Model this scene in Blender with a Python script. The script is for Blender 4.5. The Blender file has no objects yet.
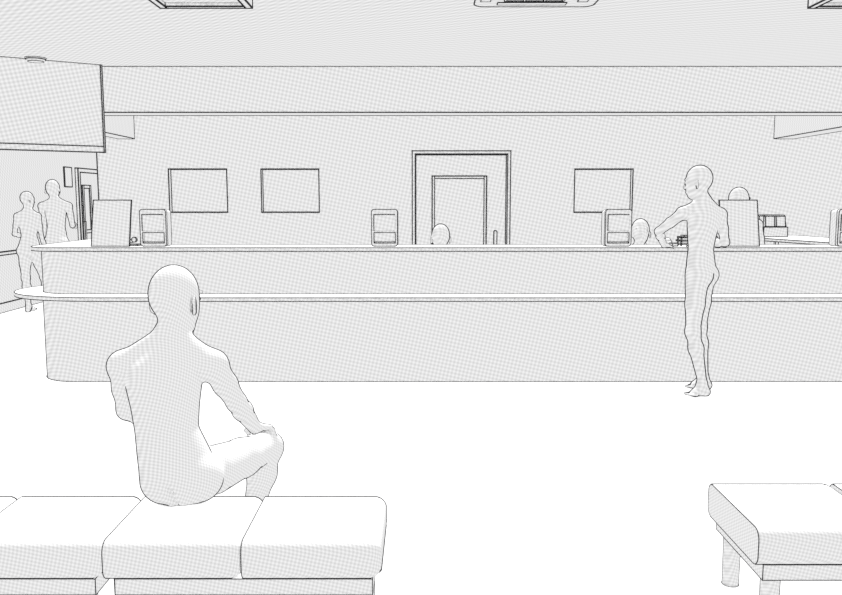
import bpy, bmesh, math, random
import numpy as np
from mathutils import Vector, Matrix

sc = bpy.context.scene
COL = sc.collection
rad = math.radians
CAM_Z = 1.462
F_PX = 819.0                       # 35 mm lens on a 36 mm sensor, 842 px wide


# ------------------------------------------------------------------ materials
def screentone(nt, period):
    """printed halftone dots fixed to the object itself; returns a colour socket"""
    N = nt.nodes
    tc = N.new('ShaderNodeTexCoord')
    sep = N.new('ShaderNodeSeparateXYZ')
    nt.links.new(tc.outputs['Object'], sep.inputs[0])

    def m(op, a, b):
        n = N.new('ShaderNodeMath'); n.operation = op
        for i, v in enumerate((a, b)):
            if v is None: continue
            if isinstance(v, (int, float)): n.inputs[i].default_value = v
            else: nt.links.new(v, n.inputs[i])
        return n.outputs[0]
    s = m('ADD', sep.outputs[0], m('MULTIPLY', sep.outputs[1], 0.83))
    t = m('ADD', sep.outputs[2], m('MULTIPLY', sep.outputs[1], 0.41))
    a = rad(32)
    k = 2 * math.pi / period
    u = m('ADD', m('MULTIPLY', s, k * math.cos(a)), m('MULTIPLY', t, k * math.sin(a)))
    v = m('ADD', m('MULTIPLY', s, -k * math.sin(a)), m('MULTIPLY', t, k * math.cos(a)))
    d = m('MULTIPLY', m('COSINE', u, None), m('COSINE', v, None))
    val = m('ADD', m('MULTIPLY', d, 0.13), 0.795)
    comb = N.new('ShaderNodeCombineColor')
    for i in range(3): nt.links.new(val, comb.inputs[i])
    return comb.outputs[0]


INK = (0.03, 0.03, 0.032, 1)


def tone_material(name, period, rim=0, plain=None):
    m = bpy.data.materials.new(name); m.use_nodes = True
    nt = m.node_tree; nt.nodes.clear()
    out = nt.nodes.new('ShaderNodeOutputMaterial')
    dif = nt.nodes.new('ShaderNodeBsdfDiffuse')
    if plain: dif.inputs['Color'].default_value = plain
    else: nt.links.new(screentone(nt, period), dif.inputs['Color'])
    last = dif.outputs[0]
    if rim:
        # ink outline put into the colour where the surface turns edge-on to the viewer,
        # as wide as the curvature of the surface (stored on the mesh) asks for
        lk = nt.links.new

        def vm(op, a, b=None):
            n = nt.nodes.new('ShaderNodeVectorMath'); n.operation = op
            for k_, v_ in enumerate((a, b)):
                if v_ is not None:
                    if k_ == 1 and op == 'SCALE': lk(v_, n.inputs['Scale'])
                    else: lk(v_, n.inputs[k_])
            return n.outputs['Value'] if op == 'DOT_PRODUCT' else n.outputs[0]

        def fm(op, a, b):
            n = nt.nodes.new('ShaderNodeMath'); n.operation = op
            for k_, v_ in enumerate((a, b)):
                if isinstance(v_, (int, float)): n.inputs[k_].default_value = v_
                else: lk(v_, n.inputs[k_])
            return n.outputs[0]
        ge = nt.nodes.new('ShaderNodeNewGeometry')
        cosv = vm('DOT_PRODUCT', ge.outputs['Normal'], ge.outputs['Incoming'])
        vt = vm('SUBTRACT', ge.outputs['Incoming'], vm('SCALE', ge.outputs['Normal'], cosv))
        rows = []
        for nm in ('bend_x', 'bend_y', 'bend_z'):
            at = nt.nodes.new('ShaderNodeAttribute'); at.attribute_name = nm
            rows.append(vm('DOT_PRODUCT', at.outputs['Vector'], vt))
        cb = nt.nodes.new('ShaderNodeCombineXYZ')
        for k_ in range(3): lk(rows[k_], cb.inputs[k_])
        kr = fm('DIVIDE', vm('DOT_PRODUCT', cb.outputs[0], vt), fm('MAXIMUM', vm('DOT_PRODUCT', vt, vt), .01))
        lim = fm('MINIMUM', fm('MAXIMUM', kr, 0.0), rim ** 2)      # bend values are pre-scaled by twice the line width
        mr = nt.nodes.new('ShaderNodeMath'); mr.operation = 'LESS_THAN'
        lk(fm('MULTIPLY', cosv, cosv), mr.inputs[0]); lk(lim, mr.inputs[1])
        dark = nt.nodes.new('ShaderNodeBsdfDiffuse'); dark.inputs['Color'].default_value = INK
        mix = nt.nodes.new('ShaderNodeMixShader')
        nt.links.new(mr.outputs[0], mix.inputs[0])
        nt.links.new(last, mix.inputs[1]); nt.links.new(dark.outputs[0], mix.inputs[2])
        last = mix.outputs[0]
    nt.links.new(last, out.inputs[0])
    return m


M_WALL = tone_material('screentone far', 0.060)
M_MID = tone_material('screentone middle', 0.043)
M_MIDR = tone_material('screentone middle rounded', 0.043, rim=.8)
M_NEAR = tone_material('screentone near', 0.0175)
M_NEARR = tone_material('screentone near rounded', 0.0175, rim=.75)
M_FARR = tone_material('screentone far rounded', 0.070, rim=.8)
M_FLOOR = tone_material('white floor', 1, plain=(0.72, 0.72, 0.72, 1))
M_INK = tone_material('ink', 1, plain=INK)


# ------------------------------------------------------------------ mesh helpers
def add_box(bm, x0, x1, y0, y1, z0, z1):
    vs = [bm.verts.new(p) for p in ((x0, y0, z0), (x1, y0, z0), (x1, y1, z0), (x0, y1, z0),
                                    (x0, y0, z1), (x1, y0, z1), (x1, y1, z1), (x0, y1, z1))]
    fs = []
    for q in ((3, 2, 1, 0), (4, 5, 6, 7), (0, 1, 5, 4), (1, 2, 6, 5), (2, 3, 7, 6), (3, 0, 4, 7)):
        fs.append(bm.faces.new([vs[i] for i in q]))
    return vs, fs


def box(x0, x1, y0, y1, z0, z1):
    bm = bmesh.new(); add_box(bm, x0, x1, y0, y1, z0, z1); return bm


def add_prism(bm, outline, axis, lo, hi):
    """extrude a 2-D outline (counter-clockwise) along an axis"""
    def P(a, b, c):
        return {'z': (a, b, c), 'y': (a, c, b), 'x': (c, a, b)}[axis]
    lo_v = [bm.verts.new(P(a, b, lo)) for a, b in outline]
    hi_v = [bm.verts.new(P(a, b, hi)) for a, b in outline]
    n = len(outline)
    bm.faces.new(list(reversed(lo_v))); bm.faces.new(hi_v)
    for i in range(n):
        bm.faces.new((lo_v[i], lo_v[(i + 1) % n], hi_v[(i + 1) % n], hi_v[i]))
    bmesh.ops.recalc_face_normals(bm, faces=bm.faces[:])
    return bm


def prism(outline, axis, lo, hi):
    return add_prism(bmesh.new(), outline, axis, lo, hi)


def rrect(x0, x1, y0, y1, r, n=6):
    pts = []
    for cx, cy, a0 in ((x1 - r, y1 - r, 0), (x0 + r, y1 - r, 90), (x0 + r, y0 + r, 180), (x1 - r, y0 + r, 270)):
        for i in range(n + 1):
            a = rad(a0 + 90 * i / n); pts.append((cx + r * math.cos(a), cy + r * math.sin(a)))
    return pts


def add_cyl(bm, p0, p1, r0, r1=None, n=20):
    r1 = r0 if r1 is None else r1
    p0, p1 = Vector(p0), Vector(p1)
    d = (p1 - p0).normalized()
    a = d.orthogonal().normalized(); b = d.cross(a)
    c0 = [bm.verts.new(p0 + (a * math.cos(2 * math.pi * i / n) + b * math.sin(2 * math.pi * i / n)) * r0) for i in range(n)]
    c1 = [bm.verts.new(p1 + (a * math.cos(2 * math.pi * i / n) + b * math.sin(2 * math.pi * i / n)) * r1) for i in range(n)]
    bm.faces.new(list(reversed(c0))); bm.faces.new(c1)
    for i in range(n):
        bm.faces.new((c0[i], c0[(i + 1) % n], c1[(i + 1) % n], c1[i]))
    return bm


def ink_edges(bm, r, limit=33, skip=None):
    """a fine black bead along every hard edge of the mesh"""
    bm.normal_update()
    segs = []
    for e in bm.edges:
        if len(e.link_faces) == 2:
            if e.calc_face_angle(0) < rad(limit): continue
        a, b = e.verts[0].co.copy(), e.verts[1].co.copy()
        if skip and skip(a, b): continue
        segs.append((a, b))
    for a, b in segs:
        d = b - a
        if d.length < 1e-6: continue
        d.normalize()
        u = d.orthogonal().normalized(); v = d.cross(u)
        a2, b2 = a - d * r * .6, b + d * r * .6
        ring = []
        for p in (a2, b2):
            ring.append([bm.verts.new(p + (u * c + v * s) * r) for c, s in ((1, 0), (0, 1), (-1, 0), (0, -1))])
        for i in range(4):
            f = bm.faces.new((ring[0][i], ring[0][(i + 1) % 4], ring[1][(i + 1) % 4], ring[1][i])); f.material_index = 1
        f = bm.faces.new(list(reversed(ring[0]))); f.material_index = 1
        f = bm.faces.new(ring[1]); f.material_index = 1
    return bm


def obj(name, bm, mat, parent=None, ink=None, smooth=False, rim=None, skip=None, limit=33):
    """link one mesh object; ink = half width of its edge lines in metres"""
    if ink: ink_edges(bm, ink, limit, skip)
    me = bpy.data.meshes.new(name); bm.to_mesh(me); bm.free()
    me.materials.append(mat); me.materials.append(M_INK)
    if smooth:
        for p in me.polygons: p.use_smooth = True
        me.set_sharp_from_angle(angle=rad(limit))
    if rim is not None:
        for k, nm in enumerate(('bend_x', 'bend_y', 'bend_z')):
            at = me.attributes.new(nm, 'FLOAT_VECTOR', 'POINT')
            a = np.zeros((len(me.vertices), 3), dtype=np.float32)
            if k < 2: a[:, k] = rim ** 2
            at.data.foreach_set('vector', a.ravel())
    o = bpy.data.objects.new(name, me); COL.objects.link(o)
    if parent:
        o.parent = parent
        o.location = -parent.location if parent.get('_world') else (0, 0, 0)
    return o


def thing(name, label, cat, loc=(0, 0, 0), rz=0, group=None, world=True):
    """an Empty at the thing's base; world=True: its parts are given in world coordinates"""
    o = bpy.data.objects.new(name, None); COL.objects.link(o)
    o.empty_display_size = 0.1
    o.location = loc; o.rotation_euler = (0, 0, rz)
    o['label'] = label; o['category'] = cat
    if group: o['group'] = group
    if world: o['_world'] = 1
    return o


def tag(o, label, cat, group=None):
    o['label'] = label; o['category'] = cat
    if group: o['group'] = group
    return o


def struct(o):
    o['kind'] = 'structure'; return o


def px(depth, w=0.5):
    return 1.3 * w * depth / F_PX


# ------------------------------------------------------------------ room shell
CEIL = 2.507
BACK = 9.39
WL = -5.47
struct(obj('floor', box(WL - .1, 6.3, 0.2, 15.6, -0.1, 0), M_FLOOR))
struct(obj('ceiling', box(WL - .1, 6.3, 3.2, 15.6, CEIL, CEIL + .1), M_WALL))
struct(obj('wall_left', box(WL - .1, WL, 0.2, 15.6, 0, CEIL), M_WALL))
struct(obj('wall_right', box(6.2, 6.3, 3.2, BACK, 0, CEIL), M_WALL))
struct(obj('wall_far', box(WL, -3.67, 15.5, 15.6, 0, CEIL), M_WALL))
struct(obj('baseboard_left', box(WL, WL + .018, 0.2, 12.95, 0, .125), M_WALL, ink=px(9.5)))

# back wall with openings for the door and the three sunk boards
DOOR = (-0.10, 1.015, 0, 2.014)


holes = [(-2.865, -2.205, 1.322, 1.812), (-1.815, -1.160, 1.322, 1.812), (1.745, 2.405, 1.322, 1.812), DOOR]


def wall_with_holes(x0, x1, z0, z1, y, thick, holes):
    xs = sorted({x0, x1, *[h[0] for h in holes], *[h[1] for h in holes]})
    zs = sorted({z0, z1, *[h[2] for h in holes], *[h[3] for h in holes]})
    bm = bmesh.new(); V = {}
    for i, x in enumerate(xs):
        for k, z in enumerate(zs): V[i, k] = bm.verts.new((x, y, z))
    for i in range(len(xs) - 1):
        for k in range(len(zs) - 1):
            cx, cz = (xs[i] + xs[i + 1]) / 2, (zs[k] + zs[k + 1]) / 2
            if any(h[0] < cx < h[1] and h[2] < cz < h[3] for h in holes): continue
            bm.faces.new((V[i, k], V[i + 1, k], V[i + 1, k + 1], V[i, k + 1]))
    for v in list(bm.verts):
        if not v.link_faces: bm.verts.remove(v)
    r = bmesh.ops.extrude_face_region(bm, geom=bm.faces[:], use_keep_orig=True)
    bmesh.ops.translate(bm, vec=(0, thick, 0), verts=[g for g in r['geom'] if isinstance(g, bmesh.types.BMVert)])
    bmesh.ops.recalc_face_normals(bm, faces=bm.faces[:])
    return bm


struct(obj('wall_back', wall_with_holes(-3.67, 6.2, 0, CEIL, BACK, .16, holes), M_WALL, ink=px(9.6, .5),
           skip=lambda a, b: a.y > BACK + .01 and b.y > BACK + .01 or (-.15 < a.x < 1.05 and -.15 < b.x < 1.05 and a.z < 2.1 and b.z < 2.1)
           or (a.z < .01 and b.z < .01)))
for (h, lab) in zip(holes[:3], ('blank board sunk in the back wall, farthest left of three, above the left dispenser',
                                'blank board sunk in the back wall between the left board and the wide door',
                                'blank board sunk in the back wall right of the door, behind the right dispenser')):
    o = obj('wall_board', box(h[0] + .004, h[1] - .004, BACK + .075, BACK + .15, h[2] + .004, h[3] - .004), M_WALL, ink=px(9.5, .4))
    tag(o, lab, 'board', 'boards on the back wall')

# wide door in the back wall
d1 = bpy.data.objects.new('door_1', None); COL.objects.link(d1); struct(d1)
d1['label'] = 'wide door with tall window panel in the middle of the back wall'
bm = bmesh.new()
fx0, fx1, fz = DOOR[0], DOOR[1], DOOR[3]
fr = [(fx0, 0), (fx0 + .035, 0), (fx0 + .035, fz - .035), (fx1 - .035, fz - .035), (fx1 - .035, 0), (fx1, 0), (fx1, fz), (fx0, fz)]
add_prism(bm, fr, 'y', BACK - .02, BACK + .14)
obj('door_frame', bm, M_WALL, d1, ink=px(9.4, .5), skip=lambda a, b: a.y > BACK + .05 and b.y > BACK + .05)
lx0, lx1, lz = fx0 + .04, fx1 - .04, fz - .04
wx0, wx1, wz0, wz1 = .128, .752, .35, 1.735
lf = wall_with_holes(lx0, lx1, 0.01, lz, BACK + .075, .045, [(wx0, wx1, wz0, wz1)])
leaf = obj('door_leaf', lf, M_WALL, d1, ink=px(9.5, .55), skip=lambda a, b: a.y > BACK + .09 and b.y > BACK + .09)
bm = bmesh.new()
o_ = .028
fr = [(wx0, wz0), (wx1, wz0), (wx1, wz1), (wx0, wz1)]
for (a0, a1, b0, b1) in ((wx0, wx0 + o_, wz0, wz1), (wx1 - o_, wx1, wz0, wz1), (wx0 + o_, wx1 - o_, wz1 - o_, wz1), (wx0 + o_, wx1 - o_, wz0, wz0 + o_)):
    add_box(bm, a0, a1, BACK + .085, BACK + .112, b0, b1)
obj('window_frame', bm, M_WALL, leaf, ink=px(9.5, .4), skip=lambda a, b: a.y > BACK + .1 and b.y > BACK + .1)
obj('window_pane', box(wx0 + o_, wx1 - o_, BACK + .095, BACK + .105, wz0 + o_, wz1 - o_), M_WALL, leaf)
bm = bmesh.new()
add_prism(bm, rrect(.836, .872, .78, 1.115, .016), 'y', BACK + .02, BACK + .045)
for z in (.84, 1.06): add_cyl(bm, (.854, BACK + .045, z), (.854, BACK + .075, z), .010, n=10)
obj('pull_handle', bm, M_WALL, d1, ink=px(9.4, .45))

# door on the left wall, far down the corridor
d2 = bpy.data.objects.new('door_2', None); COL.objects.link(d2); struct(d2)
d2['label'] = 'door with a narrow tall window in the left wall beyond the walking pair'
DY0, DY1 = 13.08, 14.05
bm = bmesh.new()
add_prism(bm, [(DY0, 0), (DY0 + .07, 0), (DY0 + .07, 1.90), (DY1 - .07, 1.90), (DY1 - .07, 0), (DY1, 0), (DY1, 1.965), (DY0, 1.965)], 'x', WL, WL + .05)
obj('door_frame', bm, M_WALL, d2, ink=px(13.2, .55))
leaf2 = obj('door_leaf', box(WL, WL + .02, DY0 + .07, DY1 - .07, .01, 1.90), M_WALL, d2)
bm = bmesh.new()
for (a0, a1, b0, b1) in ((13.25, 13.30, .93, 1.70), (13.53, 13.58, .93, 1.70), (13.30, 13.53, 1.65, 1.70), (13.30, 13.53, .93, .98)):
    add_box(bm, WL + .02, WL + .04, a0, a1, b0, b1)
obj('window_frame', bm, M_WALL, leaf2, ink=px(13.3, .45))
obj('window_pane', box(WL + .02, WL + .025, 13.30, 13.53, .98, 1.65), M_WALL, leaf2)
bm = bmesh.new(); add_box(bm, WL + .06, WL + .085, 13.17, 13.215, .80, 1.12)
add_box(bm, WL + .02, WL + .06, 13.18, 13.205, .84, .87); add_box(bm, WL + .02, WL + .06, 13.18, 13.205, 1.05, 1.08)
obj('pull_handle', bm, M_WALL, d2, ink=px(13.2, .4))

o = obj('wall_plate', box(WL + .002, WL + .016, 12.66, 12.92, 1.665, 1.965), M_WALL, ink=px(12.7, .5))
tag(o, 'small blank plate on the left wall beside the corridor door', 'sign')

hr = thing('handrail', 'long handrail on the left wall behind the walking pair', 'rail', (WL, 9, 0))
bm = box(WL + .05, WL + .095, 6.0, 12.3, .757, .798)
obj('rail', bm, M_WALL, hr, ink=px(10, .55))
for y in (6.5, 8.2, 9.85, 11.6):
    bm = bmesh.new(); add_box(bm, WL, WL + .012, y - .04, y + .04, .69, .77); add_box(bm, WL + .01, WL + .085, y - .014, y + .014, .72, .757)
    obj('bracket', bm, M_WALL, hr, ink=px(10, .5))

# ------------------------------------------------------------------ ceiling: bulkhead, panel, lamps
BZ = 2.150
f0, f1 = 6.60, 6.826
bm = bmesh.new()
xo0, xi0, xi1, xo1 = -3.42, -3.235, 3.985, 4.215
U = [(xo0, f0), (xo1, f0), (xo1, BACK), (xi1, BACK), (xi1, f1), (xi0, f1), (xi0, BACK), (xo0, BACK)]
add_prism(bm, U, 'z', BZ, CEIL)
struct(obj('trim_1', bm, M_MID, ink=px(7.2, .5)))

hp = thing('ceiling_panel', 'large blank panel hanging from the ceiling at upper left, set at a slant', 'panel', (-2.525, 6.58, 1.835), world=False)
dirv = Vector((-3.106 + 2.494, 6.21 - 6.60, 0)); ang = math.atan2(dirv.y, dirv.x)
hp.rotation_euler = (0, 0, ang)
PH = CEIL - 1.835
obj('panel_board', box(0.0, 2.6, 0, .06, .045, PH), M_MID, hp, ink=px(6.5, .5))
obj('bottom_rail', box(0.0, 2.6, -.002, .062, 0, .045), M_MID, hp, ink=px(6.5, .38))
obj('end_cap', box(-.012, 0.0, -.003, .063, 0, PH), M_MID, hp, ink=px(6.5, .45))

# smoke detector
sd = thing('smoke_detector', 'small round smoke detector on the ceiling above the slanted panel', 'detector', (-2.85, 6.22, CEIL))
bm = bmesh.new(); add_cyl(bm, (-2.85, 6.22, CEIL - .012), (-2.85, 6.22, CEIL), .070, .072, 28)
obj('mounting_ring', bm, M_MID, sd, ink=px(6.2, .4))
bm = bmesh.new(); add_cyl(bm, (-2.85, 6.22, CEIL - .028), (-2.85, 6.22, CEIL - .012), .055, .066, 28)
obj('sensor_cap', bm, M_MID, sd, ink=px(6.2, .3))


def ceiling_light(x0, x1, y0, y1, label):
    t = thing('ceiling_light', label, 'lamp', ((x0 + x1) / 2, (y0 + y1) / 2, CEIL), group='ceiling lights')
    bm = bmesh.new()
    w = .035; zb = CEIL - .05
    for (a0, a1, b0, b1) in ((x0, x0 + w, y0, y1), (x1 - w, x1, y0, y1), (x0 + w, x1 - w, y1 - w, y1), (x0 + w, x1 - w, y0, y0 + w)):
        add_box(bm, a0, a1, b0, b1, zb, CEIL)
    obj('light_frame', bm, M_MID, t, ink=px(4.6, .7))
    obj('diffuser', box(x0 + w, x1 - w, y0 + w, y1 - w, CEIL - .03, CEIL - .01), M_MID, t)
    return t


ceiling_light(-1.36, -.88, 3.3, 4.42, 'flat rectangular ceiling light at upper left of the hall')
ceiling_light(2.02, 2.50, 3.3, 4.42, 'flat rectangular ceiling light at upper right corner of the view')

ac = thing('air_conditioner', 'rounded square cassette air conditioner with vent slots in the ceiling', 'air conditioner', (.59, 4.14, CEIL))
AX0, AX1, AY0, AY1 = .275, .90, 3.83, 4.455
obj('casing', prism(rrect(AX0, AX1, AY0, AY1, .06), 'z', CEIL - .035, CEIL), M_MID, ac, ink=px(4.5, .55))
# centre grille
bm = bmesh.new()
gx0, gx1, gy0, gy1 = AX0 + .15, AX1 - .17, AY0 + .15, AY1 - .125
for (a0, a1, b0, b1) in ((gx0, gx0 + .01, gy0, gy1), (gx1 - .01, gx1, gy0, gy1), (gx0, gx1, gy1 - .01, gy1), (gx0, gx1, gy0, gy0 + .01)):
    add_box(bm, a0, a1, b0, b1, CEIL - .039, CEIL - .035)
for i in range(1, 3):
    x = gx0 + (gx1 - gx0) * i / 3; add_box(bm, x - .005, x + .005, gy0, gy1, CEIL - .039, CEIL - .035)
for i in range(1, 4):
    y = gy0 + (gy1 - gy0) * i / 4; add_box(bm, gx0, gx1, y - .005, y + .005, CEIL - .039, CEIL - .035)
obj('intake_grille', bm, M_MID, ac, ink=px(4.5, .28))
for (a0, a1, b0, b1) in ((AX0 + .12, AX1 - .15, AY1 - .10, AY1 - .05), (AX0 + .14, AX1 - .14, AY0 + .03, AY0 + .075),
                         (AX0 + .03, AX0 + .08, AY0 + .14, AY1 - .12), (AX1 - .10, AX1 - .05, AY0 + .14, AY1 - .12)):
    obj('vent_flap', box(a0, a1, b0, b1, CEIL - .038, CEIL - .035), M_MID, ac, ink=px(4.5, .36))


# ------------------------------------------------------------------ reception counter
def arc(cx, cy, r, a0, a1, n=14):
    return [(cx + r * math.cos(rad(a0 + (a1 - a0) * i / n)), cy + r * math.sin(rad(a0 + (a1 - a0) * i / n))) for i in range(n + 1)]


XR = 4.55
YB = 7.95


def strip(xl, yf, r, inner, yb=YB, ri=.12):
    """outline of a band: straight front, rounded left corner, return going back"""
    out = [(xl, yb)] + arc(xl + r, yf + r, r, 180, 270) + [(XR, yf)]
    inn = [(XR, yf + inner)] + list(reversed(arc(xl + inner + ri, yf + inner + ri, ri, 180, 270, 8))) + [(xl + inner, yb)]
    return out + inn


ct = thing('reception_counter', 'long reception counter with rounded left end, ledge and raised white top', 'counter', (.6, 6.6, 0))
obj('lower_panel', prism(strip(-3.155, 6.497, .36, .36), 'z', 0, .672), M_MIDR, ct, ink=px(6.6, .5), smooth=True, rim=.17,
    skip=lambda a, b: a.y > 6.8 and b.y > 6.8 and a.x > -3.1)
obj('upper_panel', prism(strip(-3.20, 6.61, .36, .22), 'z', .702, 1.052), M_MIDR, ct, ink=px(6.6, .45), smooth=True, rim=.17,
    skip=lambda a, b: a.y > 6.8 and b.y > 6.8 and a.x > -3.1)
led = [(-3.19, 7.48)]
P0, P1, P2, P3 = (-3.26, 7.42), (-3.52, 7.15), (-3.50, 6.78), (-3.20, 6.55)
for i in range(15):
    t = i / 14; led.append(tuple((1 - t) ** 3 * P0[k] + 3 * t * (1 - t) ** 2 * P1[k] + 3 * t * t * (1 - t) * P2[k] + t ** 3 * P3[k] for k in (0, 1)))
P0, P1, P2, P3 = P3, (-3.00, 6.42), (-2.80, 6.37), (-2.45, 6.37)
for i in range(1, 11):
    t = i / 10; led.append(tuple((1 - t) ** 3 * P0[k] + 3 * t * (1 - t) ** 2 * P1[k] + 3 * t * t * (1 - t) * P2[k] + t ** 3 * P3[k] for k in (0, 1)))
led += [(XR, 6.37), (XR, 6.80), (-2.9, 6.80), (-3.0, 6.9), (-3.0, 7.48)]
obj('ledge', prism(led, 'z', .672, .702), M_MID, ct, ink=px(6.4, .38), skip=lambda a, b: a.y > 6.75 and b.y > 6.75 and a.x > -3.1)
obj('counter_top', prism(strip(-3.215, 6.55, .26, .42), 'z', 1.054, 1.084), M_MID, ct, ink=px(6.6, .38))

# side desk behind the counter at the right
sd = thing('side_desk', 'white topped side desk running back behind the right end of the counter', 'desk', (3.95, 8.4, 0))
DZ = 1.060
q = [(4.00, 7.30), (3.47, 9.30), (4.27, 9.36), (4.62, 7.30)]
obj('desk_top', prism(list(reversed(q)), 'z', DZ - .028, DZ), M_MID, sd, ink=px(8.4, .42))
bm = bmesh.new()
add_prism(bm, [(4.10, 7.40), (4.50, 7.40), (4.22, 9.26), (3.68, 9.22)], 'z', 0, DZ - .03)
obj('desk_body', bm, M_MID, sd, ink=px(8.4, .42))
for y in (8.05, 8.55, 9.1):
    x = 4.00 - (y - 7.30) * .265 + .03
    bm = box(x, x + .03, y, y + .03, 0, DZ - .03); obj('desk_leg', bm, M_MID, sd, ink=px(8.5, .4))


# ------------------------------------------------------------------ things on the counter
def dispenser(X, Y, label):
    W, D, H = .212, .135, .30
    t = thing('dispenser', label, 'dispenser', (X, Y, 1.087), group='dispensers along the counter top', world=False)
    r = .022
    # body: rounded front outline, set slightly narrower at the back and cut out for the tray bay
    bm = bmesh.new()
    out = rrect(-W / 2, W / 2, 0, H, r, 5)
    bay = (-W / 2 + .020, W / 2 - .018, .026, .112)
    # front shell with bay opening made of a ring grid
    add_prism(bm, out, 'y', 0.030, D)
    for v in bm.verts:
        if v.co.y > D - .001: v.co.z *= .975
    obj('body', bm, M_MID, t, ink=px(6.75, .36))
    shell = bmesh.new()
    x0, x1, z0, z1 = bay
    bot = [p for p in out]
    # four rails around the bay, sharing the outer rounded outline
    add_prism(shell, [(-W / 2 + r, 0), (W / 2 - r, 0), (W / 2 - r * .3, r * .3), (W / 2, r), (W / 2, z0), (-W / 2, z0), (-W / 2, r), (-W / 2 + r * .3, r * .3)], 'y', 0, .030)
    add_prism(shell, [(-W / 2, z0), (x0, z0), (x0, z1), (-W / 2, z1)], 'y', 0, .030)
    add_prism(shell, [(x1, z0), (W / 2, z0), (W / 2, z1), (x1, z1)], 'y', 0, .030)
    add_prism(shell, [(-W / 2, z1), (W / 2, z1)] + [p for p in rrect(-W / 2, W / 2, 0, H, r, 5) if p[1] > H / 2], 'y', 0, .030)

    def inner(a, b):
        # leave out the joints between the four rails
        m_ = (a + b) / 2
        on_z = (abs(a.z - z0) < 1e-5 and abs(b.z - z0) < 1e-5) or (abs(a.z - z1) < 1e-5 and abs(b.z - z1) < 1e-5)
        if abs(a.y - b.y) > .01:
            return True
        if on_z and not (x0 - 1e-4 <= m_.x <= x1 + 1e-4 and abs(a.x - b.x) < (x1 - x0) + 1e-3): return True
        if on_z and abs(a.x - b.x) > (x1 - x0) + 1e-3: return True
        return a.y > .02
    obj('front_shell', shell, M_MID, t, ink=px(6.7, .34), skip=inner)
    # bay outline and tray
    obj('tray', box(x0 + .004, x1 - .004, .004, .05, z0 - .001, z0 + .010), M_MID, t, ink=px(6.7, .25))
    # raised cover plate over the upper half, its top edge and upper left side stand proud
    bm = prism([(-W / 2 + .020, .128), (W / 2 - .022, .128), (W / 2 - .022, H - .042), (-W / 2 + .020, H - .042)], 'y', -.004, 0)
    obj('cover', bm, M_MID, t, ink=px(6.7, .36), skip=lambda a, b: not (a.z > H - .05 and b.z > H - .05 and a.y < -.003 and b.y < -.003 or
                                                                  (a.x < 0 and b.x < 0 and abs(a.z - b.z) > .05 and a.y < -.003 and b.y < -.003)))
    bm = bmesh.new()
    for (p, q_) in (((x0, z0), (x1, z0)), ((x0, z1), (x1, z1)), ((x0, z0), (x0, z1)), ((x1, z0), (x1, z1))):
        add_cyl(bm, (p[0], -.001, p[1]), (q_[0], -.001, q_[1]), .0027, n=6)
    obj('bay_trim', bm, M_INK, t)
    return t


dispenser(-2.180, 6.68, 'boxy counter dispenser with open tray, beside the blank left board')
dispenser(-.297, 6.68, 'boxy counter dispenser with open tray, standing alone left of the door')
dispenser(1.606, 6.68, 'boxy counter dispenser with open tray, under the right wall board')
dispenser(3.50, 6.68, 'boxy counter dispenser with open tray, cut off by the right edge of the view')


def board(X, Y, label, s):
    t = thing('display_board', label, 'board', (X, Y, 1.087), group='blank boards leaning on the counter', world=False)
    W, H, lean = .312, .375, .09
    bm = bmesh.new()
    vs, fs = add_box(bm, -W / 2, W / 2, 0, .008, 0, H)
    for v in bm.verts: v.co.y += v.co.z / H * lean
    obj('board_sheet', bm, M_MID, t, ink=px(6.7, .45))
    bm = bmesh.new()
    add_box(bm, W / 2 - .05 if s > 0 else -W / 2 - .04, W / 2 + .04 if s > 0 else -W / 2 + .05, .07, .15, 0, .012)
    obj('stand_base', bm, M_MID, t, ink=px(6.8, .4))
    bm = bmesh.new()
    if s > 0:
        add_cyl(bm, (W / 2 + .010, .085, .050), (W / 2 + .010, .105, .050), .020, n=16)
        add_box(bm, W / 2 - .10, W / 2 - .08, .09, .11, .01, .2)
    else:
        add_box(bm, -W / 2 - .034, -W / 2 - .004, .085, .12, .01, .075)
        add_box(bm, -W / 2 + .06, -W / 2 + .08, .09, .11, .01, .2)
    obj('stand_knob', bm, M_MID, t, ink=px(6.8, .4))
    return t


board(-2.535, 6.68, 'tall blank board leaning back on the left end of the counter', 1)
board(2.605, 6.68, 'tall blank board leaning back on the counter right of the standing person', -1)

# little tiered tray between the customer's hands
ot = thing('paper_tray', 'small tiered paper tray on the counter in front of the standing person', 'tray', (2.19, 6.78, 1.087), world=False)
for k in range(3):
    obj('tray_shelf', box(-.075 + .01 * k, .075, -.05, .05, .012 + .027 * k, .020 + .027 * k), M_MID, ot, ink=px(6.8, .38))
for x in (-.05, .07):
    for y in (-.045, .045): obj('post', box(x - .004, x + .004, y - .004, y + .004, 0, .075), M_MID, ot, ink=px(6.8, .3))
obj('papers', box(-.03, .05, -.045, .04, .074, .086), M_MID, ot, ink=px(6.8, .35))
o = obj('card_stack', box(2.055, 2.10, 6.70, 6.78, 1.087, 1.110), M_MID, ink=px(6.7, .4))
tag(o, 'small stack of cards on the counter beside the tiered paper tray', 'cards')

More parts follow.
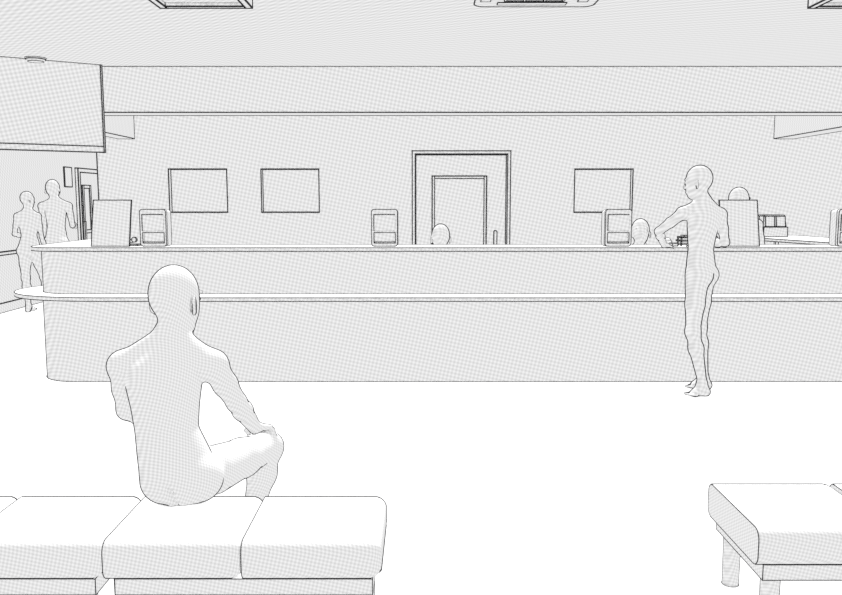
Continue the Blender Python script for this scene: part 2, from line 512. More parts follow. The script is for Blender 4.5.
# two-bay machine on the side desk
mc = thing('desk_machine', 'two bay boxy machine standing on the far end of the white side desk', 'machine', (3.865, 9.02, DZ + .004), world=False)
obj('base', box(-.14, .12, -.10, .12, 0, .105), M_MID, mc, ink=px(9, .36))
bm = bmesh.new()
vs, fs = add_box(bm, -.14, .12, -.06, .12, .105, .235)
for v in bm.verts:
    if v.co.z > .2: v.co.x *= .86; v.co.y += .0 if v.co.y > 0 else .02
obj('hood', bm, M_MID, mc, ink=px(9, .36))
for (a, b) in ((-.115, -.018), (.002, .10)):
    bm = bmesh.new(); add_box(bm, a, b, -.085, -.05, .112, .222)
    for v in bm.verts:
        if v.co.z > .2: v.co.y += .02
    obj('bay_door', bm, M_MID, mc, ink=px(9, .4))
obj('side_panel', box(-.185, -.14, -.08, .12, 0, .225), M_MID, mc, ink=px(9, .36))


# ------------------------------------------------------------------ benches
def add_bead(bm, pts, r):
    """added ink outline: a fine black bead along a line of points"""
    for a, b in zip(pts[:-1], pts[1:]):
        n0 = len(bm.faces)
        add_cyl(bm, a, b, r, n=6)
        bm.faces.ensure_lookup_table()
        for f in bm.faces[n0:]: f.material_index = 1


def cushion(x0, x1, y0, y1, z0, z1, parent, r=.026):
    bm = box(x0, x1, y0, y1, z0, z1)
    ed = [e for e in bm.edges if not all(abs(v.co.x - x0) < 1e-6 for v in e.verts)]
    bmesh.ops.bevel(bm, geom=ed, offset=r, segments=7, profile=.5, affect='EDGES', clamp_overlap=True)
    ink_edges(bm, px(2.5, .42), 50)
    c = px(2.7, .6)
    yb, zt = y1 - .66 * r, z1 - .06 * r + .0008
    top, low = [(x0, yb, zt)], [(x0, y0 + .58 * r, z0 + .09 * r)]
    for i in range(9):
        a = rad(90 * i / 8)
        top.append((x1 - r + r * math.sin(a), yb - .34 * r * math.sin(a), zt - (r - .06 * r) * (1 - math.cos(a))))
        low.append((x1 - r + .98 * r * math.sin(a), y0 + .58 * r + .42 * r * (1 - math.cos(a)), z0 + .09 * r + .57 * r * math.sin(a)))
    top += [(x1, y1 - r, z0 + r), (x1 - .06 * r, y1 - r, z0 + .66 * r)]
    low += [(x1 - .02 * r, y1 - r, z0 + .66 * r)]
    add_bead(bm, top, c); add_bead(bm, low, c)  # beads added to draw the cushion's contour as an ink outline
    return obj('seat_cushion', bm, M_NEAR, parent, smooth=True, limit=50)


def bench(xs, y0, y1, label):
    t = thing('bench', label, 'bench', ((xs[0] + xs[-1]) / 2, (y0 + y1) / 2, 0), group='two seat benches')
    for a, b in zip(xs[:-1], xs[1:]): cushion(a + .001, b - .001, y0, y1, .253, .381, t, r=.037)
    X0, X1 = xs[0] + .029, xs[-1] - .029
    bm = bmesh.new()
    add_box(bm, X0, X1, y0 + .022, y1 - .022, .199, .253)
    obj('seat_frame', bm, M_NEAR, t, ink=px(2.5, .42))
    for x in (X0 + .045, X1 - .045):
        for y in (y0 + .065, y1 - .068):
            bm = bmesh.new(); add_cyl(bm, (x, y, 0), (x, y, .199), .031, .033, 24)
            obj('leg', bm, M_NEARR, t, ink=px(2.7, .42), smooth=True, rim=.36)
    return t


bench([-1.913, -1.467, -1.018], 2.483, 2.924, 'two seat cushioned bench at lower left, empty, cut off by the view edge')
bench([-1.014, -.573, -.1265], 2.483, 2.924, 'two seat cushioned bench the person in front sits on')
bench([1.113, 1.578, 2.051], 2.585, 3.059, 'two seat cushioned bench standing alone at lower right')


# ------------------------------------------------------------------ people
V3 = lambda *a: np.array(a, dtype=float)


def nrm(v):
    return v / max(np.linalg.norm(v), 1e-9)


class Field:
    """signed distance grid built up from tapered limbs and rounded masses"""
    def __init__(s, lo, hi, h):
        s.lo = np.array(lo) - 3 * h; s.h = h
        s.n = np.ceil((np.array(hi) + 3 * h - s.lo) / h).astype(int) + 1
        s.d = np.full(s.n, 0.5, dtype=np.float32)

    def region(s, lo, hi, m):
        a = np.clip(np.floor((lo - m - s.lo) / s.h).astype(int), 0, s.n)
        b = np.clip(np.ceil((hi + m - s.lo) / s.h).astype(int) + 1, 0, s.n)
        ax = [s.lo[i] + s.h * np.arange(a[i], b[i]) for i in range(3)]
        X, Y, Z = np.meshgrid(*ax, indexing='ij')
        return (slice(a[0], b[0]), slice(a[1], b[1]), slice(a[2], b[2])), np.stack([X, Y, Z], -1)

    def put(s, sl, d, k):
        a = s.d[sl]
        hh = np.clip(.5 + .5 * (a - d) / k, 0, 1)
        s.d[sl] = (a * (1 - hh) + d * hh - k * hh * (1 - hh)).astype(np.float32)

    def cone(s, a, b, r1, r2, k=.02):
        a = np.asarray(a, float); b = np.asarray(b, float); r = max(r1, r2)
        sl, P = s.region(np.minimum(a, b) - r, np.maximum(a, b) + r, k + 2 * s.h)
        if P.size == 0: return
        ab = b - a; L = max(ab @ ab, 1e-9)
        t = np.clip(((P - a) @ ab) / L, 0, 1)
        d = np.linalg.norm(P - a - t[..., None] * ab, axis=-1) - (r1 + (r2 - r1) * t)
        s.put(sl, d, k)

    def ell(s, c, axes, radii, k=.02):
        c = np.asarray(c, float); A = np.array(axes); r = np.array(radii)
        R = np.full(3, max(radii))
        sl, P = s.region(c - R, c + R, k + 2 * s.h)
        if P.size == 0: return
        q = (P - c) @ A.T
        k0 = np.linalg.norm(q / r, axis=-1) + 1e-6; k1 = np.linalg.norm(q / (r * r), axis=-1) + 1e-6
        s.put(sl, k0 * (k0 - 1) / k1, k)

    def carve(s, a, b, r):
        a = np.asarray(a, float); b = np.asarray(b, float)
        sl, P = s.region(np.minimum(a, b) - r, np.maximum(a, b) + r, .02)
        ab = b - a
        t = np.clip(((P - a) @ ab) / (ab @ ab), 0, 1)
        d = np.linalg.norm(P - a - t[..., None] * ab, axis=-1) - r
        s.d[sl] = np.maximum(s.d[sl], -d).astype(np.float32)

    def trunk(s, base, top, lat0, lat1, prof, k=.03, bend=None):
        """oval cross-sections (s, half width, half depth, forward shift) along base -> top"""
        base = np.asarray(base, float); top = np.asarray(top, float)
        ax = top - base; L = np.linalg.norm(ax); ax /= L
        R = np.full(3, .24)
        sl, P = s.region(np.minimum(base, top) - R, np.maximum(base, top) + R, 0)
        u = np.linspace(-.15, 1.15, 200)
        pr = np.array(prof)
        tab = []
        ker = np.exp(-np.linspace(-2, 2, 13) ** 2); ker /= ker.sum()
        for c in range(1, pr.shape[1]):
            f = np.interp(u, pr[:, 0], pr[:, c])
            tab.append(np.convolve(np.pad(f, 6, mode='edge'), ker, 'valid'))
        q = P - base
        t = (q @ ax) / L
        a = np.interp(t, u, tab[0]); b = np.interp(t, u, tab[1]); f = np.interp(t, u, tab[2]); sd = np.interp(t, u, tab[3])
        tc = np.clip(t, 0, 1)[..., None]
        lat = lat0 * (1 - tc) + lat1 * tc
        lat = lat - (lat @ ax)[..., None] * ax
        lat /= np.linalg.norm(lat, axis=-1, keepdims=True)
        fwd = np.cross(lat, np.broadcast_to(-ax, lat.shape)); fwd = -fwd
        fwd = np.cross(np.broadcast_to(ax, lat.shape), lat) * -1
        x = (q * lat).sum(-1) - sd; y = (q * fwd).sum(-1) - f
        k0 = np.sqrt((x / a) ** 2 + (y / b) ** 2) + 1e-6
        k1 = np.sqrt((x / a ** 2) ** 2 + (y / b ** 2) ** 2) + 1e-6
        d = k0 * (k0 - 1) / k1
        d = np.maximum(d, np.maximum(-t - .02, t - 1.02) * L)
        s.put(sl, d, k)

    def surface(s):
        """surface nets"""
        D = s.d; n = D.shape
        ins = D < 0
        acc = np.zeros((n[0] - 1, n[1] - 1, n[2] - 1, 3)); cnt = np.zeros((n[0] - 1, n[1] - 1, n[2] - 1))

        def c(i, j, k): return (slice(i, n[0] - 1 + i), slice(j, n[1] - 1 + j), slice(k, n[2] - 1 + k))
        for ax in range(3):
            for u in (0, 1):
                for v in (0, 1):
                    o = [u, v]; o.insert(ax, 0); o2 = list(o); o2[ax] = 1
                    A, B = D[c(*o)], D[c(*o2)]
                    m = (A < 0) != (B < 0)
                    t = np.where(m, A / np.where(m, A - B, 1), 0)
                    cnt += m
                    for w_ in range(3):
                        acc[..., w_] += m * ((t if w_ == ax else o[w_]))
        act = cnt > 0
        idx = np.full(act.shape, -1, int); idx[act] = np.arange(act.sum())
        cell = np.argwhere(act)
        co = s.lo + s.h * (cell + acc[act] / cnt[act][:, None])
        faces = []
        for ax in range(3):
            sl0 = [slice(None)] * 3; sl1 = [slice(None)] * 3
            sl0[ax] = slice(0, n[ax] - 1); sl1[ax] = slice(1, n[ax])
            A, B = ins[tuple(sl0)], ins[tuple(sl1)]
            e = np.argwhere(A != B)
            o1, o2 = [(1, 2), (2, 0), (0, 1)][ax]
            e = e[(e[:, o1] > 0) & (e[:, o2] > 0) & (e[:, o1] < n[o1] - 1) & (e[:, o2] < n[o2] - 1)]
            def g(d1, d2):
                q = e.copy(); q[:, o1] -= d1; q[:, o2] -= d2; return idx[q[:, 0], q[:, 1], q[:, 2]]
            quad = np.stack([g(1, 1), g(0, 1), g(0, 0), g(1, 0)], 1)
            fl = A[e[:, 0], e[:, 1], e[:, 2]]
            quad[~fl] = quad[~fl][:, ::-1]
            faces.append(quad)
        return co, np.concatenate(faces)


def relax(co, F, n, f=.5):
    E = np.concatenate([F[:, [i, (i + 1) % 4]] for i in range(4)])
    deg = np.bincount(E.ravel(), minlength=len(co)).astype(float)
    for it in range(n):
        for lam in (f, -f * 1.02):
            s = np.zeros_like(co)
            for k in range(co.shape[1]):
                s[:, k] = np.bincount(E[:, 0], co[E[:, 1], k], len(co)) + np.bincount(E[:, 1], co[E[:, 0], k], len(co))
            co = co + lam * (s / deg[:, None] - co)
    return co


def bending(co, F, w):
    """how the surface bends at each vertex (its shape operator), scaled by twice the line width"""
    E = np.concatenate([F[:, [i, (i + 1) % 4]] for i in range(4)] + [F[:, [0, 2]], F[:, [1, 3]]])
    N = np.zeros_like(co)
    fn = np.cross(co[F[:, 2]] - co[F[:, 0]], co[F[:, 3]] - co[F[:, 1]])
    for i in range(4): np.add.at(N, F[:, i], fn)
    N /= np.linalg.norm(N, axis=1, keepdims=True) + 1e-12
    n = len(co)
    deg = np.bincount(E.ravel(), minlength=n).astype(float)

    def sm(x): return (np.bincount(E[:, 0], x[E[:, 1]], n) + np.bincount(E[:, 1], x[E[:, 0]], n)) / deg
    for _ in range(2):
        N = np.stack([sm(N[:, k]) for k in range(3)], 1) * .7 + N * .3
        N /= np.linalg.norm(N, axis=1, keepdims=True) + 1e-12
    dx = co[E[:, 1]] - co[E[:, 0]]; dn = N[E[:, 1]] - N[E[:, 0]]
    A = np.zeros((n, 3, 3)); B = np.zeros((n, 3, 3))
    for a in range(3):
        for b in range(3):
            v = dx[:, a] * dx[:, b]; A[:, a, b] = np.bincount(E[:, 0], v, n) + np.bincount(E[:, 1], v, n)
            v = dn[:, a] * dx[:, b]; B[:, a, b] = np.bincount(E[:, 0], v, n) + np.bincount(E[:, 1], v, n)
    A += N[:, :, None] * N[:, None, :] * (np.trace(A, axis1=1, axis2=2) * .5 + 1e-12)[:, None, None]
    A += np.eye(3) * 1e-9
    S = B @ np.linalg.inv(A)
    S = (S + S.transpose(0, 2, 1)) / 2
    for _ in range(5):
        for a in range(3):
            for b in range(3): S[:, a, b] = sm(S[:, a, b]) * .6 + S[:, a, b] * .4
    return S * 2 * w


def hand(F, wrist, d, palm, side, curl=(.35, .5, .4), spread=.10, sc_=1.0, k=.006, thumb=.7):
    """palm, four fingers and a thumb; d = pointing direction, palm = palm normal, side = direction of the thumb"""
    d = nrm(d); palm = nrm(palm - (palm @ d) * d); side = nrm(side - (side @ d) * d - (side @ palm) * palm)
    W = np.asarray(wrist, float)
    offs = (.030, .010, -.010, -.029); lens = (.070, .078, .072, .056)
    for i, (o, L) in enumerate(zip(offs, lens)):
        kn = W + d * (.088 - abs(o) * .25) * sc_ + side * o * sc_
        F.cone(W + d * .012 + side * o * .55 * sc_, kn, .0165 * sc_, .0115 * sc_, .012)
        p = kn; a = curl[0]; fd = nrm(d + side * o / .03 * spread)
        for seg, (fr, cu) in enumerate(zip((.45, .31, .24), curl)):
            ang = sum(curl[:seg + 1])
            q = p + (fd * math.cos(ang) + palm * math.sin(ang)) * L * fr * sc_
            F.cone(p, q, (.0100 - .0011 * seg) * sc_, (.0092 - .0011 * seg) * sc_, k)
            p = q
    b = W + d * .025 * sc_ + side * .022 * sc_
    m = b + (d * .6 + side * thumb + palm * .25) * .040 * sc_
    F.cone(b, m, .0145 * sc_, .0115 * sc_, .012)
    e = m + (d * .85 + side * thumb * .3 + palm * .25) * .033 * sc_
    F.cone(m, e, .0110 * sc_, .0092 * sc_, k)
    F.cone(e, e + (d * .95 + palm * .3) * .022 * sc_, .0092 * sc_, .0078 * sc_, k)


def head(F, c, fw, up, sz=1.0):
    fw = nrm(fw); up = nrm(up - (up @ fw) * fw); lt = np.cross(up, fw)      # lt: the person's left
    ax = (lt, fw, up)
    s = sz
    F.ell(c + up * .022 * s - fw * .008 * s, ax, (.079 * s, .097 * s, .100 * s), .02)
    F.ell(c - up * .040 * s + fw * .030 * s, ax, (.060 * s, .066 * s, .072 * s), .03)
    F.ell(c - up * .098 * s + fw * .062 * s, ax, (.026 * s, .022 * s, .022 * s), .03)       # chin
    F.cone(c - up * .002 * s + fw * .092 * s, c - up * .036 * s + fw * .101 * s, .008 * s, .012 * s, .014)   # nose
    F.ell(c - up * .066 * s + fw * .090 * s, ax, (.024 * s, .010 * s, .006 * s), .006)       # lips
    F.ell(c - up * .076 * s + fw * .088 * s, ax, (.021 * s, .010 * s, .006 * s), .006)
    for q in (1, -1):
        F.ell(c + lt * q * .033 * s + up * .002 * s + fw * .082 * s, ax, (.015 * s, .010 * s, .009 * s), .006)   # eyes
        F.ell(c + lt * q * .034 * s + up * .026 * s + fw * .085 * s, ax, (.024 * s, .008 * s, .007 * s), .015)   # brows
        e = c + lt * q * .080 * s - up * .018 * s - fw * .008 * s
        ea = nrm(lt * q * .45 - fw * .9); eb = nrm(np.cross(up, ea))
        F.ell(e + lt * q * .004 * s, (eb, ea, up), (.007 * s, .019 * s, .033 * s), .005)     # ears
        F.ell(e - up * .024 * s + fw * .004 * s, ax, (.007 * s, .010 * s, .013 * s), .006)


PROFILE_M = [(-.15, .03, .03, 0), (0, .075, .075, -.01), (.08, .120, .100, -.010), (.18, .143, .112, -.006), (.30, .134, .102, 0),
             (.45, .117, .090, .004), (.60, .126, .098, .002), (.76, .142, .108, -.004), (.87, .134, .098, -.008),
             (.95, .095, .086, -.002), (1.03, .060, .066, 0), (1.15, .05, .05, 0)]
PROFILE_F = [(-.15, .03, .03, 0), (0, .075, .075, -.01), (.08, .135, .105, -.014), (.18, .152, .116, -.010), (.30, .138, .100, 0),
             (.46, .108, .082, .004), (.60, .122, .092, .006), (.76, .135, .100, .004), (.87, .128, .090, -.004),
             (.95, .085, .066, -.008), (1.03, .048, .050, -.004), (1.15, .045, .045, 0)]


def person(label, J, h, w, mat, female=False, sz=1.0, group=None):
    A = {k: np.array(v, float) for k, v in J.items() if isinstance(v, (tuple, list)) and k not in ('side', 'handL', 'handR', 'folds')}
    pts = np.array(list(v for k, v in A.items() if k not in ('face', 'lat0', 'lat1', 'up', 'gluteL', 'gluteR')))
    lo = pts.min(0) - .20; hi = pts.max(0) + .20
    lo[2] = max(J.get('zmin', -.02), lo[2])
    F = Field(lo, hi, h)
    up = A.get('up', V3(0, 0, 1))
    prof = [(a, b * sz * J.get('wide', 1), c * sz, d, 0) for a, b, c, d in (PROFILE_F if female else PROFILE_M)]
    if 'side' in J: prof = [(a, b, c, d, float(np.interp(a, J['side'][0], J['side'][1]))) for a, b, c, d, e in prof]
    F.trunk(A['base'], A['neck'], A['lat0'], A['lat1'], prof)
    ax = nrm(A['neck'] - A['base'])
    lat1 = nrm(A['lat1']); back = np.cross(ax, lat1)
    fl = .86 if female else 1.0
    # neck and trapezius
    hc = A['head']; fw = nrm(A['face'])
    F.cone(A['neck'] - ax * .03, hc - up * .055 * sz - fw * .022, .047 * sz * fl, .043 * sz * fl, .02)
    for sd, sh in ((1, A['shL']), (-1, A['shR'])):
        F.cone(A['neck'] + up * .035, sh - lat1 * sd * .012 + up * .008, .040 * sz * fl, .047 * sz * fl, .04)
    # arms
    for S, sd in (('L', 1), ('R', -1)):
        sh, el, wr = A['sh' + S], A['el' + S], A['wr' + S]
        G = Field(lo, hi, h) if False else F
        kk = .016
        G.ell(sh, np.eye(3), (.052 * sz * fl,) * 3, .03)
        m = sh * .5 + el * .5
        G.cone(sh, m, .049 * sz * fl, .043 * sz * fl, kk)
        G.cone(m, el, .043 * sz * fl, .036 * sz * fl, kk)
        m = el * .68 + wr * .32
        G.cone(el, m, .036 * sz * fl, .037 * sz * fl, kk)
        G.cone(m, wr, .037 * sz * fl, .026 * sz * fl, kk)
        hd = J.get('hand' + S)
        if hd:
            d, palm, side, curl = hd
            hand(F, wr, np.array(d, float), np.array(palm, float), np.array(side, float), curl, sc_=sz * (.92 if female else 1.0))
    # hips and legs
    for S, sd in (('L', 1), ('R', -1)):
        hp, kn, an, toe = A['hip' + S], A['kn' + S], A['an' + S], A['toe' + S]
        g = A.get('glute' + S); lg = sz * J.get('legs', 1)
        if g is not None: F.ell(g, np.eye(3), (J.get('rg', .092) * sz,) * 3, J.get('kg', .02))
        m = hp * .5 + kn * .5
        F.cone(hp, m, J.get('rh', .090) * lg, .073 * lg, J.get('kh', .02))
        F.cone(m, kn, .073 * lg, .054 * lg, .02)
        F.ell(kn, np.eye(3), (.051 * lg,) * 3, .03)
        dr = nrm(an - kn); ft = toe - an; ft = nrm(ft - V3(0, 0, ft[2]))
        m = kn * .68 + an * .32
        F.cone(kn, m, .050 * lg, .055 * lg, .03)
        F.cone(m, an, .055 * lg, .034 * lg, .03)
        heel = V3(an[0], an[1], .032) - ft * .028
        F.cone(an, heel, .036 * sz, .033 * sz, .025)
        ball = V3(toe[0], toe[1], .024) - ft * .055
        F.cone(an + ft * .02 - V3(0, 0, .015), ball + V3(0, 0, .008), .036 * sz, .022 * sz, .03)
        F.cone(heel, ball, .030, .024, .03)
        sl_ = V3(-ft[1], ft[0], 0)
        F.cone(ball - sl_ * .022, ball + sl_ * .022, .022, .022, .02)
        for i in range(5):
            o = (i - 2) * .0165
            big = (i == 0 and sd < 0) or (i == 4 and sd > 0)
            # the big toe lies on the inner side of each foot
            inner = -sd
            rk = (o * inner) / .033
            L = .045 + .010 * rk
            p = ball + sl_ * o + V3(0, 0, -.006)
            F.cone(p, p + ft * L, .011 if rk < .9 else .014, .009 if rk < .9 else .012, .006)
    head(F, hc, fw, up, sz * (.95 if female else 1.0) * J.get('hs', 1))
    for a_, b_, r_ in J.get('folds', []): F.carve(a_, b_, r_)
    co, Q = F.surface()
    co = relax(co, Q, 6)
    if 'floor' in J: co[:, 2] = np.maximum(co[:, 2], J['floor'])
    S = bending(co, Q, w)
    org = V3(A['base'][0], A['base'][1], co[:, 2].min())
    me = bpy.data.meshes.new('person')
    me.vertices.add(len(co)); me.vertices.foreach_set('co', (co - org).astype(np.float32).ravel())
    me.loops.add(Q.size); me.loops.foreach_set('vertex_index', Q.astype(np.int32).ravel())
    me.polygons.add(len(Q)); me.polygons.foreach_set('loop_start', np.arange(0, Q.size, 4, dtype=np.int32))
    me.polygons.foreach_set('use_smooth', np.ones(len(Q), dtype=bool))
    me.update(calc_edges=True); me.validate()
    for k, nm in enumerate(('bend_x', 'bend_y', 'bend_z')):
        at = me.attributes.new(nm, 'FLOAT_VECTOR', 'POINT'); at.data.foreach_set('vector', S[:, k].astype(np.float32).ravel())
    me.materials.append(mat)
    o = bpy.data.objects.new('person', me); COL.objects.link(o); o.location = org
    tag(o, label, 'person', group)
    return o


def grow(J, f):
    """the same pose, enlarged about the viewer's eye level point of the hall"""
    e = V3(0, 0, CAM_Z); q = dict(J)
    for k, v in J.items():
        if isinstance(v, tuple) and k not in ('face', 'up', 'lat0', 'lat1', 'side', 'handL', 'handR'): q[k] = tuple(e + (np.array(v) - e) * f)
    q['folds'] = [(tuple(e + (np.array(a) - e) * f), tuple(e + (np.array(b) - e) * f), r * f) for a, b, r in J.get('folds', [])]
    return q


def yaw(deg):
    """facing direction and the person's left, turned deg to the left of straight away from the camera"""
    a = rad(deg); return V3(-math.sin(a), math.cos(a), 0), V3(-math.cos(a), -math.sin(a), 0)


# 1. seated on the bench, seen from behind, right hand on the right knee
f0_, l0_ = yaw(0); fh, _ = yaw(-20)
person('bald person seated on the front bench, back turned, hand on right knee', grow(dict(
    base=(-.832, 2.75, .432), neck=(-.868, 2.80, .968), lat0=tuple(l0_), lat1=tuple(l0_), kg=.012, rg=.087, wide=.93,
    side=([0, .2, .45, .75, .9, 1], [-.01, .005, .038, .034, .01, 0]), folds=[((-.846, 2.640, .50), (-.830, 2.680, .405), .014)],
    head=(-.848, 2.805, 1.120), face=(fh[0], fh[1], -.08), up=(0, .08, 1),
    shL=(-1.038, 2.80, .888), elL=(-1.045, 2.845, .722), wrL=(-.95, 3.05, .59),
    shR=(-.722, 2.80, .890), elR=(-.668, 2.90, .735), wrR=(-.632, 3.03, .605),
    handL=((.05, 1, -.15), (0, 0, -1), (1, 0, 0), (.25, .4, .3)), handR=((.2, .95, -.28), (0.1, 0, -1), (-1, 0, 0), (.35, .6, .5)),
    hipL=(-.89, 2.86, .500), hipR=(-.748, 2.850, .498), gluteL=(-.882, 2.735, .506), gluteR=(-.772, 2.745, .508),
    knL=(-.99, 3.22, .485), knR=(-.605, 3.15, .492), anL=(-.97, 3.24, .135), anR=(-.70, 3.20, .135),
    toeL=(-.99, 3.40, .07), toeR=(-.66, 3.36, .07), floor=0.0, rh=.088, kh=.025), 1.037),
    .0067, .0031, M_NEARR, sz=1.037)

# 2. standing at the counter, reaching to the left
fb, lb = yaw(50); fs, ls_ = yaw(12); fh, _ = yaw(58)
person('bald person standing at the counter, head turned left, left hand on the top', dict(
    base=(2.115, 6.18, .83), neck=(2.125, 6.17, 1.425), lat0=tuple(lb), lat1=tuple(ls_), wide=1.0, legs=1.06, kh=.04, hs=1.10, rg=.080,
    side=([0, .5, 1], [0, .01, 0]),
    head=(2.072, 6.17, 1.598), face=(fh[0], fh[1], -.10), up=(-.05, 0, 1),
    shL=(1.960, 6.17, 1.362), elL=(1.842, 6.36, 1.22), wrL=(1.925, 6.49, 1.108),
    shR=(2.258, 6.20, 1.352), elR=(2.290, 6.17, 1.145), wrR=(2.20, 6.40, 1.13),
    handL=((.5, .8, -.06), (0, 0, -1), (.7, -.6, 0), (.25, .35, .3)), handR=((-.6, .8, 0.02), (0, 0, -1), (-.7, -.5, 0), (.3, .4, .3)),
    hipL=(2.072, 6.12, .885), hipR=(2.155, 6.23, .885), gluteL=(2.115, 6.11, .90), gluteR=(2.190, 6.20, .90),
    knL=(2.030, 6.04, .485), knR=(2.160, 6.28, .48), anL=(2.112, 6.02, .095), anR=(2.205, 6.26, .095),
    toeL=(1.995, 5.995, .02), toeR=(2.085, 6.30, .02), floor=0.0),
    .0085, .0068, M_MIDR, sz=.93)

# 3 and 4. the pair walking off along the left wall
fb, lb = yaw(-8); fh, _ = yaw(-38)
person('shorter bald person walking away at far left, head turned right', dict(
    base=(-5.143, 10.75, .73), neck=(-5.148, 10.78, 1.31), lat0=tuple(lb), lat1=tuple(lb),
    head=(-5.153, 10.79, 1.468), face=(fh[0], fh[1], -.05), up=(0, 0, 1),
    shL=(-5.293, 10.78, 1.25), elL=(-5.323, 10.74, 1.02), wrL=(-5.248, 10.92, .97),
    shR=(-5.018, 10.78, 1.25), elR=(-4.978, 10.76, .98), wrR=(-4.933, 10.80, .77),
    handL=((.1, 1, -.2), (1, 0, 0), (0, 0, 1), (.4, .5, .4)), handR=((.05, .15, -1), (-1, 0, 0), (0, 1, 0), (.3, .4, .3)),
    hipL=(-5.213, 10.76, .80), hipR=(-5.078, 10.76, .80), gluteL=(-5.203, 10.71, .80), gluteR=(-5.093, 10.71, .80),
    knL=(-5.188, 10.70, .45), knR=(-5.048, 10.92, .44), anL=(-5.163, 10.68, .085), anR=(-5.018, 10.98, .085),
    toeL=(-5.178, 10.86, .02), toeR=(-5.008, 11.14, .02), floor=0.0),
    .0115, .0100, M_FARR, female=True, sz=.97)
fb, lb = yaw(3); fh, _ = yaw(3)
person('taller bald person walking away at far left, beside the corridor door', dict(
    base=(-4.915, 11.05, .83), neck=(-4.915, 11.08, 1.445), lat0=tuple(lb), lat1=tuple(lb),
    head=(-4.945, 11.09, 1.602), face=(fh[0], fh[1], -.05), up=(0, 0, 1),
    shL=(-5.1, 11.08, 1.38), elL=(-5.08, 11.06, 1.10), wrL=(-5.06, 11.12, .86),
    shR=(-4.74, 11.08, 1.38), elR=(-4.675, 11.02, 1.125), wrR=(-4.735, 11.24, 1.10),
    handL=((0, .2, -1), (1, 0, 0), (0, 1, 0), (.3, .4, .3)), handR=((-.2, 1, .1), (-1, 0, 0), (0, 0, 1), (.4, .5, .4)),
    hipL=(-4.995, 11.06, .89), hipR=(-4.84, 11.06, .89), gluteL=(-4.985, 11.01, .89), gluteR=(-4.85, 11.01, .89),
    knL=(-4.975, 11.20, .48), knR=(-4.855, 11.02, .48), anL=(-4.975, 11.26, .085), anR=(-4.855, 10.96, .085),
    toeL=(-4.985, 11.43, .02), toeR=(-4.845, 11.14, .02), hs=1.14, floor=0.0),
    .0115, .0100, M_FARR, sz=1.0)


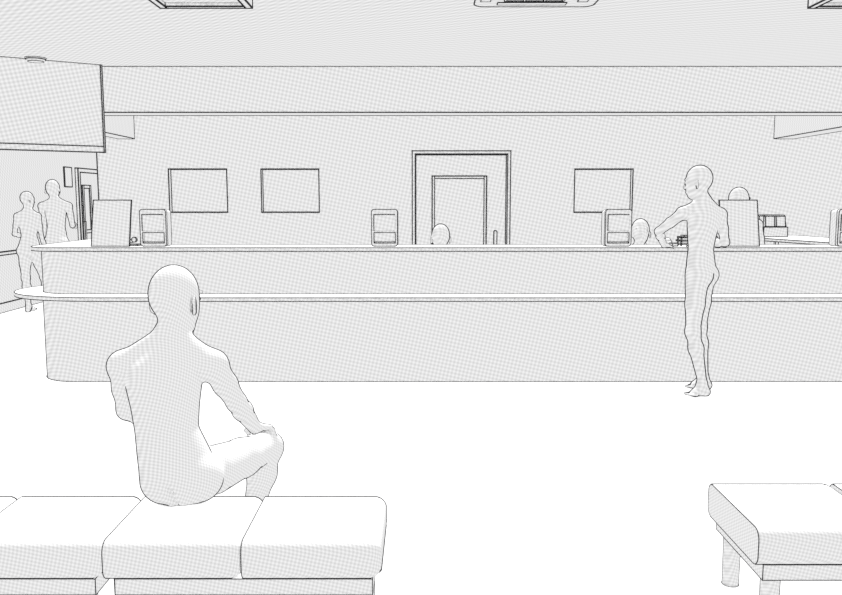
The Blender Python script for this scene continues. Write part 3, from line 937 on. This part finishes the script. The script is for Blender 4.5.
# 5-7. the staff behind the counter
def staff(label, x, y, top, face, back, tilt=0, hands=None, standing=False, hs=1.0):
    fw = nrm(V3(*back)); lt = np.cross(V3(0, 0, 1), fw)
    c = lambda a, b, z: tuple(V3(x, y, 0) + lt * a + fw * b + V3(0, 0, z))
    hz = top - .113 * hs
    nz = hz - .150
    J = dict(neck=c(0, 0, nz), head=c(tilt, .01, hz), face=face, up=(0, 0, 1), lat0=tuple(lt), lat1=tuple(lt),
             shL=c(.165, 0, nz - .06), shR=c(-.165, 0, nz - .06), floor=0.0, hs=hs)
    if standing:
        b = nz - .57
        J.update(base=c(0, 0, b), elL=c(.215, -.01, nz - .31), elR=c(-.215, -.01, nz - .31), wrL=c(.18, .2, nz - .34), wrR=c(-.18, .2, nz - .34),
                 hipL=c(.075, 0, b + .06), hipR=c(-.075, 0, b + .06), gluteL=c(.065, -.04, b + .06), gluteR=c(-.065, -.04, b + .06),
                 knL=c(.075, .01, .44), knR=c(-.075, .01, .44), anL=c(.075, -.02, .085), anR=c(-.075, -.02, .085),
                 toeL=c(.09, .14, .02), toeR=c(-.09, .14, .02))
    else:
        b = nz - .55
        J.update(base=c(0, -.02, b), elL=c(.21, .02, nz - .30), elR=c(-.21, .02, nz - .30), wrL=c(.15, .24, nz - .30), wrR=c(-.15, .24, nz - .30),
                 hipL=c(.085, 0, b + .07), hipR=c(-.085, 0, b + .07), gluteL=c(.07, -.03, b + .075), gluteR=c(-.07, -.03, b + .075),
                 knL=c(.10, .38, b + .05), knR=c(-.10, .38, b + .05), anL=c(.10, .33, .085), anR=c(-.10, .33, .085),
                 toeL=c(.11, .49, .02), toeR=c(-.11, .49, .02))
    hd = tuple(fw * .9 + V3(0, 0, -.1))
    J['handL'] = (hd, (0, 0, -1), tuple(-lt), (.3, .4, .3)); J['handR'] = (hd, (0, 0, -1), tuple(lt), (.3, .4, .3))
    if hands: J.update(hands)
    return person(label, J, .0095, .0075, M_MIDR, female=True, sz=.97)


fh, _ = yaw(12)
staff('bald head of a person seated behind the counter in front of the wide door', .175, 7.36, 1.255, tuple(fh), (0, 1, 0), hs=1.15)
staff('bald person seated behind the counter facing out, beside the right dispenser', 1.965, 7.36, 1.302, (-.12, -1, .10), (0, -1, 0), hs=1.12,
             hands=dict(elL=(2.17, 7.22, 1.00), wrL=(2.10, 6.98, 1.125), handL=((-.25, -.9, -.12), (0, 0, -1), (-1, 0, 0), (.5, .6, .4))))
fh, _ = yaw(-62)
staff('bald person standing behind the counter, head showing above the blank right board', 2.865, 7.42, 1.582, tuple(fh), (.35, .94, 0), standing=True, hs=1.13)


# ------------------------------------------------------------------ light, camera, render look
w = bpy.data.worlds.new('even white surroundings'); sc.world = w; w.use_nodes = True
bg = w.node_tree.nodes['Background']
bg.inputs[0].default_value = (1, 1, 1, 1); bg.inputs[1].default_value = 1.0
w.light_settings.distance = 0.01; w.light_settings.ao_factor = 1.0
l = bpy.data.lights.new('overhead light', 'SUN'); l.energy = 3.6; l.angle = 0; l.use_shadow = False
lo = bpy.data.objects.new('overhead light', l); COL.objects.link(lo)
lo.location = (0, 5, 2.3)
lo.rotation_euler = Vector((-.02, .60, .80)).to_track_quat('Z', 'Y').to_euler()

cy = sc.cycles
cy.max_bounces = 1; cy.diffuse_bounces = 1
cy.use_fast_gi = True; cy.fast_gi_method = 'REPLACE'; cy.ao_bounces_render = 1
cy.use_denoising = False
sc.render.filter_size = 1.1

cam = bpy.data.cameras.new('camera'); co = bpy.data.objects.new('camera', cam); COL.objects.link(co)
cam.sensor_width = 36; cam.lens = 35; cam.clip_start = .05
co.location = (0, 0, CAM_Z); co.rotation_euler = (rad(90 - 6.79), 0, 0)
sc.camera = co
vs_ = sc.view_settings
vs_.view_transform = 'Standard'; vs_.look = 'None'; vs_.gamma = 1; vs_.exposure = 0; vs_.use_curve_mapping = False
for o in bpy.data.objects:
    if '_world' in o: del o['_world']
